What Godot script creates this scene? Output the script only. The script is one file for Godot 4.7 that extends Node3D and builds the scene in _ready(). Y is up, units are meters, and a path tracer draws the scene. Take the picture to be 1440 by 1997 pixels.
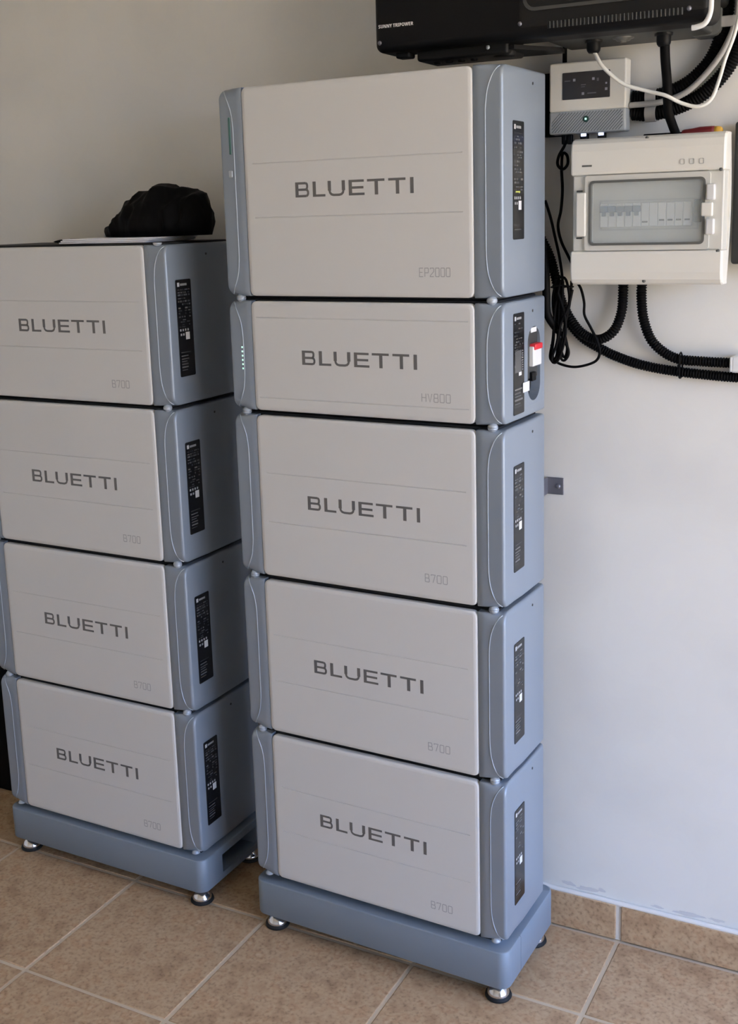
extends Node3D
# A garage wall with two stacks of home-battery modules, an inverter, a small
# display unit, a breaker enclosure and the conduits between them.

# ------------------------------------------------------------------ mesh builder
class MB:
	var v: PackedVector3Array = []
	var g: PackedInt32Array = []
	var uv: PackedVector2Array = []
	var from := 0
	func tri(a: Vector3, b: Vector3, c: Vector3, grp := 0) -> void:
		v.append(a); v.append(b); v.append(c); g.append(grp)
	func quad(a: Vector3, b: Vector3, c: Vector3, d: Vector3, grp := 0) -> void:
		tri(a, b, c, grp); tri(a, c, d, grp)
	func begin() -> void:
		from = v.size()
	func end() -> void:
		# closed shells: turn every face outwards (front faces run clockwise)
		var mid := Vector3.ZERO
		for i in range(from, v.size()):
			mid += v[i]
		mid /= maxf(1.0, v.size() - from)
		var vol := 0.0
		for i in range(from, v.size(), 3):
			vol += (v[i] - mid).dot((v[i + 1] - mid).cross(v[i + 2] - mid))
		if vol > 0.0:
			for i in range(from, v.size(), 3):
				var t := v[i + 1]
				v[i + 1] = v[i + 2]
				v[i + 2] = t
		from = v.size()
	func rings(rs: Array, caps := true, grp := 1) -> void:
		begin()
		for k in rs.size() - 1:
			var a: PackedVector3Array = rs[k]
			var b: PackedVector3Array = rs[k + 1]
			var n := a.size()
			for i in n:
				var j := (i + 1) % n
				quad(a[i], a[j], b[j], b[i], grp)
		if caps:
			fan(rs[0], true)
			fan(rs[rs.size() - 1], false)
		end()
	func fan(r: PackedVector3Array, flip: bool) -> void:
		var c := Vector3.ZERO
		for p in r:
			c += p
		c /= r.size()
		for i in r.size():
			var j := (i + 1) % r.size()
			if flip: tri(c, r[j], r[i], 2)
			else: tri(c, r[i], r[j], 2)
	func prism(poly: PackedVector2Array, z0: float, z1: float, at := Transform3D()) -> void:
		begin()
		var idx := Geometry2D.triangulate_polygon(poly)
		var n := poly.size()
		var lo: PackedVector3Array = []
		var hi: PackedVector3Array = []
		for p in poly:
			lo.append(at * Vector3(p.x, p.y, z0)); hi.append(at * Vector3(p.x, p.y, z1))
		var ccw := Geometry2D.is_polygon_clockwise(poly)
		for i in range(0, idx.size(), 3):
			var a := idx[i]
			var b := idx[i + 1]
			var c := idx[i + 2]
			var s := (poly[b] - poly[a]).cross(poly[c] - poly[a])
			if s < 0.0:
				var t := b
				b = c
				c = t
			tri(hi[a], hi[b], hi[c], -1)
			tri(lo[a], lo[c], lo[b], -1)
		for i in n:
			var j := (i + 1) % n
			if ccw: quad(lo[j], lo[i], hi[i], hi[j], -1)
			else: quad(lo[i], lo[j], hi[j], hi[i], -1)
		end()
	func box(c: Vector3, s: Vector3) -> void:
		var h := s * 0.5
		var p := PackedVector2Array([Vector2(c.x - h.x, c.y - h.y), Vector2(c.x + h.x, c.y - h.y), Vector2(c.x + h.x, c.y + h.y), Vector2(c.x - h.x, c.y + h.y)])
		prism(p, c.z - h.z, c.z + h.z)
	func rbox(c: Vector3, s: Vector3, r: float, seg := 2) -> void:
		begin()
		var h := s * 0.5
		r = minf(r, minf(h.x, minf(h.y, h.z)) * 0.999)
		var ang: Array = []
		for i in seg + 1: ang.append([-45.0 + 45.0 * i / seg, -1.0])
		for i in seg + 1: ang.append([45.0 * i / seg, 1.0])
		var axes := [[Vector3.RIGHT, Vector3.UP, Vector3.BACK], [Vector3.LEFT, Vector3.UP, Vector3.FORWARD], [Vector3.FORWARD, Vector3.UP, Vector3.RIGHT], [Vector3.BACK, Vector3.UP, Vector3.LEFT], [Vector3.RIGHT, Vector3.FORWARD, Vector3.UP], [Vector3.RIGHT, Vector3.BACK, Vector3.DOWN]]
		for ax in axes:
			var ex: Vector3 = ax[0]
			var ey: Vector3 = ax[1]
			var ez: Vector3 = ax[2]
			var grid: Array = []
			for a in ang:
				var row: PackedVector3Array = []
				for b in ang:
					var q := (ex * tan(deg_to_rad(a[0])) + ey * tan(deg_to_rad(b[0])) + ez).normalized()
					var core: Vector3 = ex * a[1] + ey * b[1] + ez
					row.append(c + Vector3(core.x * (h.x - r), core.y * (h.y - r), core.z * (h.z - r)) + q * r)
				grid.append(row)
			for i in ang.size() - 1:
				for j in ang.size() - 1:
					var gr := -1 if (i == seg and j == seg) else 1
					quad(grid[i][j], grid[i + 1][j], grid[i + 1][j + 1], grid[i][j + 1], gr)
		end()
	func lathe(prof: Array, n := 24, at := Transform3D()) -> void:
		var rs: Array = []
		for p in prof:
			var r: PackedVector3Array = []
			for i in n:
				var a := TAU * i / n
				r.append(at * Vector3(cos(a) * p[0], p[1], sin(a) * p[0]))
			rs.append(r)
		rings(rs, true, 1)
	func stroke(pts: PackedVector2Array, w: float, z0: float, z1: float) -> void:
		# flat ribbon of width w along a polyline, mitred, with a little thickness
		var n := pts.size()
		var l: PackedVector2Array = []
		var r: PackedVector2Array = []
		for i in n:
			var d0 := (pts[i] - pts[maxi(i - 1, 0)]).normalized()
			var d1 := (pts[mini(i + 1, n - 1)] - pts[i]).normalized()
			if i == 0: d0 = d1
			if i == n - 1: d1 = d0
			var t := (d0 + d1).normalized()
			var nn := Vector2(-t.y, t.x)
			var k := w * 0.5 / maxf(0.5, nn.dot(Vector2(-d0.y, d0.x)))
			l.append(pts[i] + nn * k); r.append(pts[i] - nn * k)
		for i in n - 1:
			prism(PackedVector2Array([r[i], r[i + 1], l[i + 1], l[i]]), z0, z1)
	func mesh(smooth := true) -> ArrayMesh:
		var st := SurfaceTool.new()
		st.begin(Mesh.PRIMITIVE_TRIANGLES)
		for i in v.size():
			var grp := g[i / 3]
			st.set_smooth_group(-1 if (grp == -1 or not smooth) else grp)
			if uv.size() == v.size(): st.set_uv(uv[i])
			st.add_vertex(v[i])
		st.generate_normals()
		return st.commit()

# ------------------------------------------------------------------ helpers
var M := {}
var taken := {}
var rng := RandomNumberGenerator.new()

func numbered(n: String) -> String:
	if not taken.has(n):
		taken[n] = 0
		return n
	taken[n] += 1
	return "%s_%03d" % [n, taken[n]]

func part(called: String, mesh: Mesh, mat: Material, parent: Node, at := Vector3.ZERO) -> MeshInstance3D:
	var o := MeshInstance3D.new()
	o.mesh = mesh
	o.material_override = mat
	o.name = called if parent != self else numbered(called)
	o.position = at
	parent.add_child(o, true)
	return o

func thing(called: String, label: String, category: String, at := Vector3.ZERO, turn := 0.0, group := "") -> Node3D:
	var o := Node3D.new()
	o.name = numbered(called)
	add_child(o, true)
	o.position = at
	o.rotation.y = turn
	tag(o, label, category, group)
	return o

func tag(o: Node, label: String, category: String, group := "") -> void:
	o.set_meta("label", label)
	o.set_meta("category", category)
	if group: o.set_meta("group", group)

func structure(called: String, mesh: Mesh, mat: Material) -> MeshInstance3D:
	var o := part(called, mesh, mat, self)
	o.set_meta("kind", "structure")
	return o

func srgb(r: float, g: float, b: float) -> Color:
	return Color(r / 255.0, g / 255.0, b / 255.0)

func mat(c: Color, rough := 0.6, metal := 0.0, spec := 0.5) -> StandardMaterial3D:
	var m := StandardMaterial3D.new()
	m.albedo_color = c
	m.roughness = rough
	m.metallic = metal
	m.metallic_specular = spec
	return m

func noise_tex(freq: float, seed_: int, ramp: Array, oct := 4, size := 512, nm := false) -> NoiseTexture2D:
	var f := FastNoiseLite.new()
	f.noise_type = FastNoiseLite.TYPE_SIMPLEX_SMOOTH
	f.frequency = freq
	f.seed = seed_
	f.fractal_octaves = oct
	var t := NoiseTexture2D.new()
	t.width = size
	t.height = size
	t.seamless = true
	t.noise = f
	if nm:
		t.as_normal_map = true
		t.bump_strength = 3.0
	else:
		var gr := Gradient.new()
		gr.offsets = PackedFloat32Array(ramp.map(func(x): return x[0]))
		gr.colors = PackedColorArray(ramp.map(func(x): return x[1]))
		t.color_ramp = gr
	return t

func rr(w: float, h: float, r: float, seg := 5, c := Vector2.ZERO) -> PackedVector2Array:
	var p: PackedVector2Array = []
	var cs := [Vector2(w / 2 - r, h / 2 - r), Vector2(-w / 2 + r, h / 2 - r), Vector2(-w / 2 + r, -h / 2 + r), Vector2(w / 2 - r, -h / 2 + r)]
	for k in 4:
		for i in seg + 1:
			var a := PI / 2 * (k + float(i) / seg)
			p.append(c + cs[k] + Vector2(cos(a), sin(a)) * r)
	return p

func rbox(s: Vector3, r := 0.002, seg := 2, c := Vector3.ZERO) -> ArrayMesh:
	var b := MB.new()
	b.rbox(c, s, r, seg)
	return b.mesh()

func plate(poly: PackedVector2Array, z0: float, z1: float) -> ArrayMesh:
	var b := MB.new()
	b.prism(poly, z0, z1)
	return b.mesh()

func ring_plate(outer: PackedVector2Array, inner: PackedVector2Array, z0: float, z1: float) -> ArrayMesh:
	# a flat frame: outer and inner outlines of the same number of points
	var b := MB.new()
	var n := outer.size()
	var p := func(q: Vector2, z: float) -> Vector3: return Vector3(q.x, q.y, z)
	b.begin()
	for i in n:
		var j := (i + 1) % n
		b.quad(p.call(outer[i], z1), p.call(outer[j], z1), p.call(inner[j], z1), p.call(inner[i], z1), -1)
		b.quad(p.call(outer[j], z0), p.call(outer[i], z0), p.call(inner[i], z0), p.call(inner[j], z0), -1)
		b.quad(p.call(outer[i], z0), p.call(outer[j], z0), p.call(outer[j], z1), p.call(outer[i], z1), -1)
		b.quad(p.call(inner[j], z0), p.call(inner[i], z0), p.call(inner[i], z1), p.call(inner[j], z1), -1)
	b.end()
	return b.mesh()

func smooth_path(pts: Array, step: float) -> PackedVector3Array:
	var cv := Curve3D.new()
	cv.bake_interval = step
	var n := pts.size()
	for i in n:
		var p := Vector3(pts[i][0], pts[i][1], pts[i][2])
		var a: Array = pts[maxi(i - 1, 0)]
		var b: Array = pts[mini(i + 1, n - 1)]
		var t := (Vector3(b[0], b[1], b[2]) - Vector3(a[0], a[1], a[2])) / 6.0
		cv.add_point(p, -t, t)
	return cv.get_baked_points()

func sweep(b: MB, path: PackedVector3Array, r: float, n := 10, ridge := 0.0, pitch := 0.006) -> void:
	var rs: Array = []
	var up := Vector3(0.31, 0.2, 0.93).normalized()
	var s := 0.0
	for i in path.size():
		var t := (path[mini(i + 1, path.size() - 1)] - path[maxi(i - 1, 0)]).normalized()
		if i > 0: s += path[i].distance_to(path[i - 1])
		up = (up - t * up.dot(t)).normalized()
		var sd := t.cross(up)
		var rad := r
		if ridge > 0.0:
			var ph := fposmod(s, pitch) / pitch
			rad = r if ph < 0.55 else r - ridge
		var ring: PackedVector3Array = []
		for k in n:
			var a := TAU * k / n
			ring.append(path[i] + (up * cos(a) + sd * sin(a)) * rad)
		rs.append(ring)
	b.rings(rs, true, 1 if ridge == 0.0 else 3)

func cable(pts: Array, r: float, step := 0.006, n := 10) -> ArrayMesh:
	var b := MB.new()
	sweep(b, smooth_path(pts, step), r, n)
	return b.mesh()

func corrugated(pts: Array, r: float, pitch := 0.0056) -> ArrayMesh:
	# corrugated conduit: real ribs, one flat crest and one flat valley per pitch
	var fine := smooth_path(pts, 0.0007)
	var b := MB.new()
	var pth: PackedVector3Array = []
	var rad: PackedFloat32Array = []
	var s := 0.0
	var nexts := [0.0, 0.45, 0.55, 0.9]
	var depth := [0.0, 0.0, 0.0016, 0.0016]
	var k := 0
	for i in range(1, fine.size()):
		s += fine[i].distance_to(fine[i - 1])
		while (k / 4 + nexts[k % 4]) * pitch <= s:
			pth.append(fine[i])
			rad.append(r - depth[k % 4])
			k += 1
	var rs: Array = []
	var up := Vector3(0.31, 0.2, 0.93).normalized()
	for i in pth.size():
		var t := (pth[mini(i + 3, pth.size() - 1)] - pth[maxi(i - 3, 0)]).normalized()
		up = (up - t * up.dot(t)).normalized()
		var sd := t.cross(up)
		var ring: PackedVector3Array = []
		for q in 12:
			var a := TAU * q / 12.0
			ring.append(pth[i] + (up * cos(a) + sd * sin(a)) * rad[i])
		rs.append(ring)
	b.rings(rs, true, 1)
	return b.mesh()

func txt(s: String, size: float, depth := 0.0004, bold := true) -> TextMesh:
	var t := TextMesh.new()
	t.text = s
	var f := SystemFont.new()
	f.font_names = PackedStringArray(["Droid Sans"])
	f.font_weight = 700 if bold else 400
	t.font = f
	t.font_size = 64
	t.pixel_size = size / 64.0
	t.depth = depth
	return t

# ------------------------------------------------------------------ ready
func _ready() -> void:
	rng.seed = 20
	# camera: position, orientation and lens measured from the photograph
	var cam := Camera3D.new()
	cam.name = "camera"
	add_child(cam)
	cam.transform = Transform3D(Basis(Vector3(0.88983505, -0.02799961, -0.45542245), Vector3(-0.06654624, 0.97947935, -0.19024143), Vector3(0.45140357, 0.19959014, 0.86971178)), Vector3(1.68958728, 1.66883874, 2.38282952))
	cam.near = 0.05
	cam.far = 200.0
	cam.projection = Camera3D.PROJECTION_FRUSTUM
	var focal := 2239.763693964838
	cam.size = 0.05 * 1997.0 / focal
	cam.frustum_offset = Vector2(1.69, -121.135) / focal * 0.05
	cam.current = true
	# sky, sun, exposure
	var sky := ProceduralSkyMaterial.new()
	sky.sky_top_color = Color(0.42, 0.57, 0.83)
	sky.sky_horizon_color = Color(0.77, 0.81, 0.87)
	sky.sky_curve = 0.2
	sky.ground_bottom_color = Color(0.42, 0.40, 0.36)
	sky.ground_horizon_color = Color(0.62, 0.62, 0.60)
	sky.sky_energy_multiplier = 1.9
	sky.ground_energy_multiplier = 1.0
	sky.sun_angle_max = 2.0
	var env := Environment.new()
	env.background_mode = Environment.BG_SKY
	env.sky = Sky.new()
	env.sky.sky_material = sky
	env.tonemap_mode = Environment.TONE_MAPPER_LINEAR
	env.tonemap_exposure = 3.08
	env.sdfgi_enabled = true
	env.ssao_enabled = true
	env.ssil_enabled = true
	var we := WorldEnvironment.new()
	we.name = "world"
	we.environment = env
	add_child(we)
	var sun := DirectionalLight3D.new()
	sun.name = "sun"
	sun.light_color = Color(1.0, 0.95, 0.87)
	sun.light_energy = 3.8
	sun.light_angular_distance = 0.53
	sun.shadow_enabled = true
	add_child(sun)
	sun.look_at_from_position(Vector3(-0.9, 3.0, 1.6), Vector3.ZERO)

	materials()
	room()
	floor_tiles()
	towers()
	bag_and_papers()
	inverter()
	display_unit()
	breaker_box()
	conduits()
	small_things()

func materials() -> void:
	M.white = mat(srgb(213, 212, 209), 0.42)
	M.cap = mat(srgb(142, 152, 163), 0.42, 0.25)
	M.band_grey = mat(srgb(166, 171, 174), 0.5)
	M.rib_grey = mat(srgb(104, 110, 112), 0.5)
	M.ridge = mat(srgb(168, 179, 188), 0.4, 0.25)  # cap plastic drawn lighter, the light caught on its crease put into the colour
	M.latch = mat(srgb(172, 180, 188), 0.38, 0.25)
	M.core = mat(srgb(22, 23, 26), 0.7)
	M.base = mat(srgb(130, 142, 154), 0.5, 0.2)
	M.letter = mat(srgb(104, 102, 100), 0.5)
	M.faint = mat(srgb(168, 168, 168), 0.5)
	M.groove = mat(srgb(176, 175, 172), 0.6)
	M.chrome = mat(srgb(225, 225, 228), 0.16, 1.0)
	M.rubber = mat(srgb(14, 14, 15), 0.7)
	M.black = mat(srgb(14, 14, 15), 0.5, 0.0, 0.3)
	M.black_metal = mat(srgb(25, 25, 25), 0.5, 0.0, 0.35)
	M.soft_black = mat(srgb(9, 8, 8), 0.6, 0.0, 0.22)
	M.grey_metal = mat(srgb(120, 120, 116), 0.45, 0.5)
	M.zinc = mat(srgb(128, 128, 136), 0.4, 0.6)
	M.dark_grey = mat(srgb(62, 63, 62), 0.5)
	M.enclosure = mat(srgb(222, 219, 209), 0.45)
	M.enclosure_grey = mat(srgb(204, 202, 193), 0.5)
	M.gasket = mat(srgb(92, 92, 88), 0.6)
	M.pvc = mat(srgb(170, 168, 164), 0.5)
	M.white_cable = mat(srgb(226, 224, 215), 0.5)
	M.paper = mat(srgb(232, 230, 232), 0.8)
	M.red = mat(srgb(122, 34, 38), 0.45)
	M.bright_red = mat(srgb(214, 52, 62), 0.45)
	M.yellow = mat(srgb(206, 160, 60), 0.45)
	M.pale = mat(srgb(222, 222, 220), 0.5)
	M.slate = mat(srgb(96, 104, 122), 0.5)
	M.led = mat(srgb(190, 220, 210), 0.4)
	M.led.emission_enabled = true
	M.led.emission = Color(0.7, 0.95, 0.85)
	M.led.emission_energy_multiplier = 0.35
	M.blue_led = mat(srgb(210, 215, 255), 0.4)
	M.blue_led.emission_enabled = true
	M.blue_led.emission = Color(0.75, 0.8, 1.0)
	M.blue_led.emission_energy_multiplier = 1.0
	M.teal = mat(srgb(72, 112, 106), 0.3)
	var pane := mat(Color(0.86, 0.9, 0.9, 0.22), 0.06)
	pane.transparency = BaseMaterial3D.TRANSPARENCY_ALPHA
	M.pane = pane
	# plaster: fine grain and faint broad blotches
	var wall := mat(srgb(233, 231, 225), 0.9, 0.0, 0.3)
	wall.albedo_texture = noise_tex(0.006, 3, [[0.0, Color(0.95, 0.95, 0.95)], [0.5, Color(0.985, 0.985, 0.98)], [1.0, Color(1, 1, 1)]])
	wall.uv1_triplanar = true
	wall.uv1_world_triplanar = true
	wall.uv1_scale = Vector3.ONE * 0.6
	wall.normal_enabled = false
	wall.normal_texture = noise_tex(0.05, 8, [], 4, 512, true)
	wall.normal_scale = 0.12
	M.wall = wall
	M.ceiling = mat(srgb(238, 235, 228), 0.9)
	M.grout = mat(srgb(205, 186, 158), 0.9)
	M.pale_grout = mat(srgb(226, 222, 215), 0.9)
	M.smear = mat(srgb(206, 205, 204), 0.9)
	M.concrete = mat(srgb(202, 180, 140), 0.9)
	M.tiles = []
	for k in 4:
		var t := mat(srgb(255, 255, 255), 0.62)
		t.albedo_texture = noise_tex(0.011 + 0.002 * k, 40 + k, [[0.0, srgb(172, 140, 108)], [0.35, srgb(192, 161, 126)], [0.55, srgb(201, 172, 137)], [0.75, srgb(192, 157, 121)], [1.0, srgb(216, 191, 157)]], 6)
		t.uv1_triplanar = true
		t.uv1_scale = Vector3.ONE * 1.7
		t.uv1_offset = Vector3(0.23 * k, 0.31 * k, 0.17 * k)
		t.detail_enabled = true
		t.detail_blend_mode = BaseMaterial3D.BLEND_MODE_MUL
		t.detail_albedo = noise_tex(0.09, 60 + k, [[0.0, Color(0.74, 0.71, 0.68)], [0.4, Color(0.95, 0.94, 0.92)], [1.0, Color(1, 1, 1)]], 3)
		t.normal_enabled = false
		t.normal_texture = noise_tex(0.04, 70 + k, [], 4, 512, true)
		t.normal_scale = 0.35
		M.tiles.append(t)

# ------------------------------------------------------------------ the room
const X0 := -2.0
const X1 := 3.3
const Z1 := 4.3
const H := 2.62

func room() -> void:
	var b := MB.new()
	b.box(Vector3((X0 + X1) / 2, H / 2 - 0.05, -0.1), Vector3(X1 - X0 + 0.4, H + 0.1, 0.2))
	structure("wall_back", b.mesh(), M.wall)
	b = MB.new()
	b.box(Vector3(X0 - 0.1, H / 2 - 0.05, Z1 / 2), Vector3(0.2, H + 0.1, Z1))
	structure("wall_left", b.mesh(), M.wall)
	b = MB.new()
	b.box(Vector3((X0 + X1) / 2, H / 2 - 0.05, Z1 + 0.1), Vector3(X1 - X0 + 0.4, H + 0.1, 0.2))
	structure("wall_front", b.mesh(), M.wall)
	# the right-hand wall holds the open garage doorway that lights the room
	b = MB.new()
	var d0 := 0.04
	var d1 := 2.5
	var dh := 2.42
	b.box(Vector3(X1 + 0.1, H / 2 - 0.05, d0 / 2), Vector3(0.2, H + 0.1, d0))
	b.box(Vector3(X1 + 0.1, H / 2 - 0.05, (d1 + Z1) / 2), Vector3(0.2, H + 0.1, Z1 - d1))
	b.box(Vector3(X1 + 0.1, (dh + H) / 2, (d0 + d1) / 2), Vector3(0.2, H - dh, d1 - d0))
	structure("wall_right", b.mesh(), M.wall)
	b = MB.new()
	b.box(Vector3((X0 + X1) / 2, H + 0.1, Z1 / 2), Vector3(X1 - X0 + 0.4, 0.2, Z1 + 0.4))
	structure("ceiling", b.mesh(), M.ceiling)
	b = MB.new()
	b.box(Vector3(X1 + 0.2 + 15.0, -0.1, Z1 / 2), Vector3(30.0, 0.2, 40.0))
	structure("driveway", b.mesh(), M.concrete)

const TS := 0.3965
const TX := 1.0768
const TZ := 0.2901

func floor_tiles() -> void:
	var b := MB.new()
	b.box(Vector3((X0 + X1) / 2 + 0.1, -0.0517, Z1 / 2), Vector3(X1 - X0 + 0.2, 0.1, Z1))
	var fl := structure("floor", b.mesh(), M.grout)
	var jw := 0.008
	var full := rbox(Vector3(TS - jw, 0.012, TS - jw), 0.0025, 1)
	var cut := rbox(Vector3(TS - jw, 0.012, TZ - 0.012 - jw), 0.0025, 1)
	for i in range(-9, 7):
		for j in range(-1, 11):
			var x := TX + (i + 0.5) * TS
			var z := TZ + (j + 0.5) * TS
			if j == -1: z = 0.012 + (TZ - 0.012) / 2
			if z + TS / 2 > Z1 or x - TS / 2 < X0 or x + TS / 2 > X1 + 0.2: continue
			var t := part("tile", full if j >= 0 else cut, M.tiles[rng.randi() % 4], fl, Vector3(x - 0.0059 * z, -0.006 + rng.randf_range(-0.0005, 0.0005), z + 0.0059 * (x - TX)))
			t.rotation.y = -0.0059 + (PI if rng.randf() < 0.5 and j >= 0 else 0.0)
	# skirting: cut floor tiles standing against the wall
	b = MB.new()
	b.box(Vector3((X0 + X1) / 2, 0.046, 0.0035), Vector3(X1 - X0, 0.092, 0.007))
	var bb := structure("baseboard_back", b.mesh(), M.pale_grout)
	var sk := rbox(Vector3(TS - 0.013, 0.088, 0.011), 0.002, 1)
	for i in range(-9, 7):
		var x := TX + (i + 0.5) * TS
		if x - TS / 2 < X0 or x + TS / 2 > X1: continue
		part("tile", sk, M.tiles[rng.randi() % 4], bb, Vector3(x, 0.0462, 0.0065))
	# uneven bead of pale mortar on top of the skirting
	b = MB.new()
	var pts: Array = []
	var x := X0 + 0.02
	while x < X1 - 0.02:
		pts.append([x, 0.0925 + rng.randf_range(-0.0012, 0.0012), 0.004])
		x += 0.035
	sweep(b, smooth_path(pts, 0.02), 0.0065, 8)
	part("mortar_bead", b.mesh(), M.pale_grout, bb)
	# thin dried smears of mortar on the plaster just above it
	for sm in [[0.955, 0.110, 0.020, 0.006], [1.000, 0.107, 0.030, 0.007], [1.035, 0.113, 0.012, 0.005], [1.165, 0.105, 0.016, 0.004], [1.235, 0.106, 0.040, 0.006], [1.295, 0.108, 0.020, 0.004]]:
		var poly: PackedVector2Array = []
		for k in 14:
			var a := TAU * k / 14.0
			poly.append(Vector2(cos(a) * sm[2], sin(a) * sm[3]) * rng.randf_range(0.55, 1.1))
		part("mortar_smear", plate(poly, 0.0, 0.0006), M.smear, bb, Vector3(sm[0], sm[1], 0.0001))

# ------------------------------------------------------------------ battery towers
const W := 0.636
const BAND := 0.0593
const DEPTH := 0.226
const HB := 0.3708   # battery module
const HH := 0.2446   # high-voltage box
const HE := 0.4348   # inverter module

func panel_mesh(h: float, lines: Array, full: bool) -> ArrayMesh:
	# moulded white front: soft bevel all round, two shallow grooves across
	var b := MB.new()
	var w := W - 2 * BAND
	var c := Vector2(W / 2, h / 2)
	var hh := h - 0.011
	var prof := [[0.0, -0.014], [0.0, -0.0045], [0.0006, -0.0028], [0.002, -0.0014], [0.0045, -0.0005], [0.009, 0.0]]
	var rs: Array = []
	for p in prof:
		var o := rr(w - 2 * p[0], hh - 2 * p[0], maxf(0.013 - p[0], 0.004), 5, c)
		var r: PackedVector3Array = []
		for q in o: r.append(Vector3(q.x, q.y, p[1]))
		rs.append(r)
	b.begin()
	for k in rs.size() - 1:
		var n: int = rs[k].size()
		for i in n:
			var j := (i + 1) % n
			b.quad(rs[k][i], rs[k][j], rs[k + 1][j], rs[k + 1][i], 1)
	b.fan(rs[0], true)
	# front face in rows, with grooves
	var x0 := c.x - w / 2 + 0.009
	var x1 := c.x + w / 2 - 0.009
	var y0 := c.y - hh / 2 + 0.009
	var y1 := c.y + hh / 2 - 0.009
	var cr := 0.004
	var ys: Array = [y0, y0 + cr]
	for l in lines:
		ys.append_array([l - 0.0012, l - 0.0007, l + 0.0007, l + 0.0012])
	ys.append_array([y1 - cr, y1])
	var gin := 0.0 if full else 0.008
	var xs := [x0, x0 + cr, x0 + cr + gin, x0 + cr + gin + 0.0005, x1 - cr - gin - 0.0005, x1 - cr - gin, x1 - cr, x1]
	var zf := func(x: float, y: float) -> float:
		for l in lines:
			if absf(y - l) < 0.0009 and x > x0 + cr + gin + 0.0002 and x < x1 - cr - gin - 0.0002: return -0.0014
		return 0.0
	for i in xs.size() - 1:
		for j in ys.size() - 1:
			var quad: Array = []
			for q in [[i, j], [i + 1, j], [i + 1, j + 1], [i, j + 1]]:
				var x: float = xs[q[0]]
				var y: float = ys[q[1]]
				quad.append(Vector3(x, y, zf.call(x, y)))
			if (i == 0 or i == xs.size() - 2) and (j == 0 or j == ys.size() - 2): continue
			b.quad(quad[0], quad[1], quad[2], quad[3], -1)
	# the four rounded corners of the face
	for k in 4:
		var cc := Vector2(x1 - cr if k == 0 or k == 3 else x0 + cr, y1 - cr if k < 2 else y0 + cr)
		for i in 5:
			var a0 := PI / 2 * (k + i / 5.0)
			var a1 := PI / 2 * (k + (i + 1) / 5.0)
			var p0 := cc + Vector2(cos(a0), sin(a0)) * cr
			var p1 := cc + Vector2(cos(a1), sin(a1)) * cr
			b.tri(Vector3(cc.x, cc.y, 0), Vector3(p0.x, p0.y, 0), Vector3(p1.x, p1.y, 0), -1)
	b.end()
	return b.mesh()

func cap_mesh(h: float, right: bool, depth: float) -> ArrayMesh:
	# grey end cap: plan outline (u outwards from the panel edge, v backwards), corners rolled back at top and bottom
	var plan: Array = [[0.0, depth, 0.0], [0.0, 0.03, 0.0], [0.0, 0.0035, 0.0], [0.0008, 0.0024, 0.0], [0.015, 0.0024, 0.15], [0.030, 0.0024, 0.45], [0.044, 0.0024, 0.85], [BAND - 0.0085, 0.0024, 0.97]]
	for i in 6:
		var a := PI / 2 * i / 5.0
		plan.append([BAND - 0.006 + 0.006 * sin(a), 0.0024 + 0.007 * (1.0 - cos(a)), 1.0])
	plan.append_array([[BAND, 0.05, 0.7], [BAND, 0.1, 0.0], [BAND, depth - 0.006, 0.0], [BAND - 0.002, depth - 0.001, 0.0], [BAND - 0.006, depth, 0.0]])
	var y0 := 0.005
	var y1 := h - 0.005
	var r := 0.024
	var ts: Array = []
	for i in 9:
		ts.append(r * (1.0 - cos(PI / 2 * i / 8.0)))
	var ys: Array = []
	for t in ts: ys.append([y0 + t, t])
	for i in ts.size(): ys.append([y1 - ts[ts.size() - 1 - i], ts[ts.size() - 1 - i]])
	var rs: Array = []
	for y in ys:
		var t: float = y[1]
		var back := r - sqrt(maxf(0.0, r * r - (r - t) * (r - t)))
		var e := 0.005
		var tin := maxf(0.0, e - t)
		var edge := e - sqrt(maxf(0.0, e * e - tin * tin))
		var ring: PackedVector3Array = []
		for p in plan:
			var u: float = p[0]
			var vv: float = p[1]
			vv += back * p[2]
			if p[0] > BAND * 0.5:
				u -= (edge if p[2] < 0.5 else maxf(edge, back * 0.25))
			elif p[2] > 0.0 or p[1] < 0.02:
				vv += edge * 0.6
			ring.append(Vector3(W - BAND + u if right else BAND - u, y[0], -vv))
		rs.append(ring)
	var b := MB.new()
	b.rings(rs, true, 1)
	return b.mesh()

func ridge_path(h: float, right: bool) -> Array:
	# thin raised contour that runs down the cap and curls to the outer corners
	var pts: Array = []
	var put := func(u: float, y: float) -> void:
		var z := -0.0024
		var t := minf(y - 0.005, h - 0.005 - y)
		var wgt := clampf((u - 0.01) / 0.038, 0.0, 1.0)
		if t < 0.024: z -= (0.024 - sqrt(0.000576 - (0.024 - t) * (0.024 - t))) * wgt
		pts.append([W - BAND + u if right else BAND - u, y, z])
	put.call(0.050, 0.009)
	put.call(0.045, 0.014)
	put.call(0.036, 0.030)
	put.call(0.0285, 0.052)
	put.call(0.0252, 0.078)
	var n := 6
	for i in n:
		put.call(0.0245, lerpf(0.1, h - 0.1, i / float(n - 1)))
	put.call(0.0252, h - 0.078)
	put.call(0.0285, h - 0.052)
	put.call(0.036, h - 0.030)
	put.call(0.045, h - 0.014)
	put.call(0.050, h - 0.009)
	return pts

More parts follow.
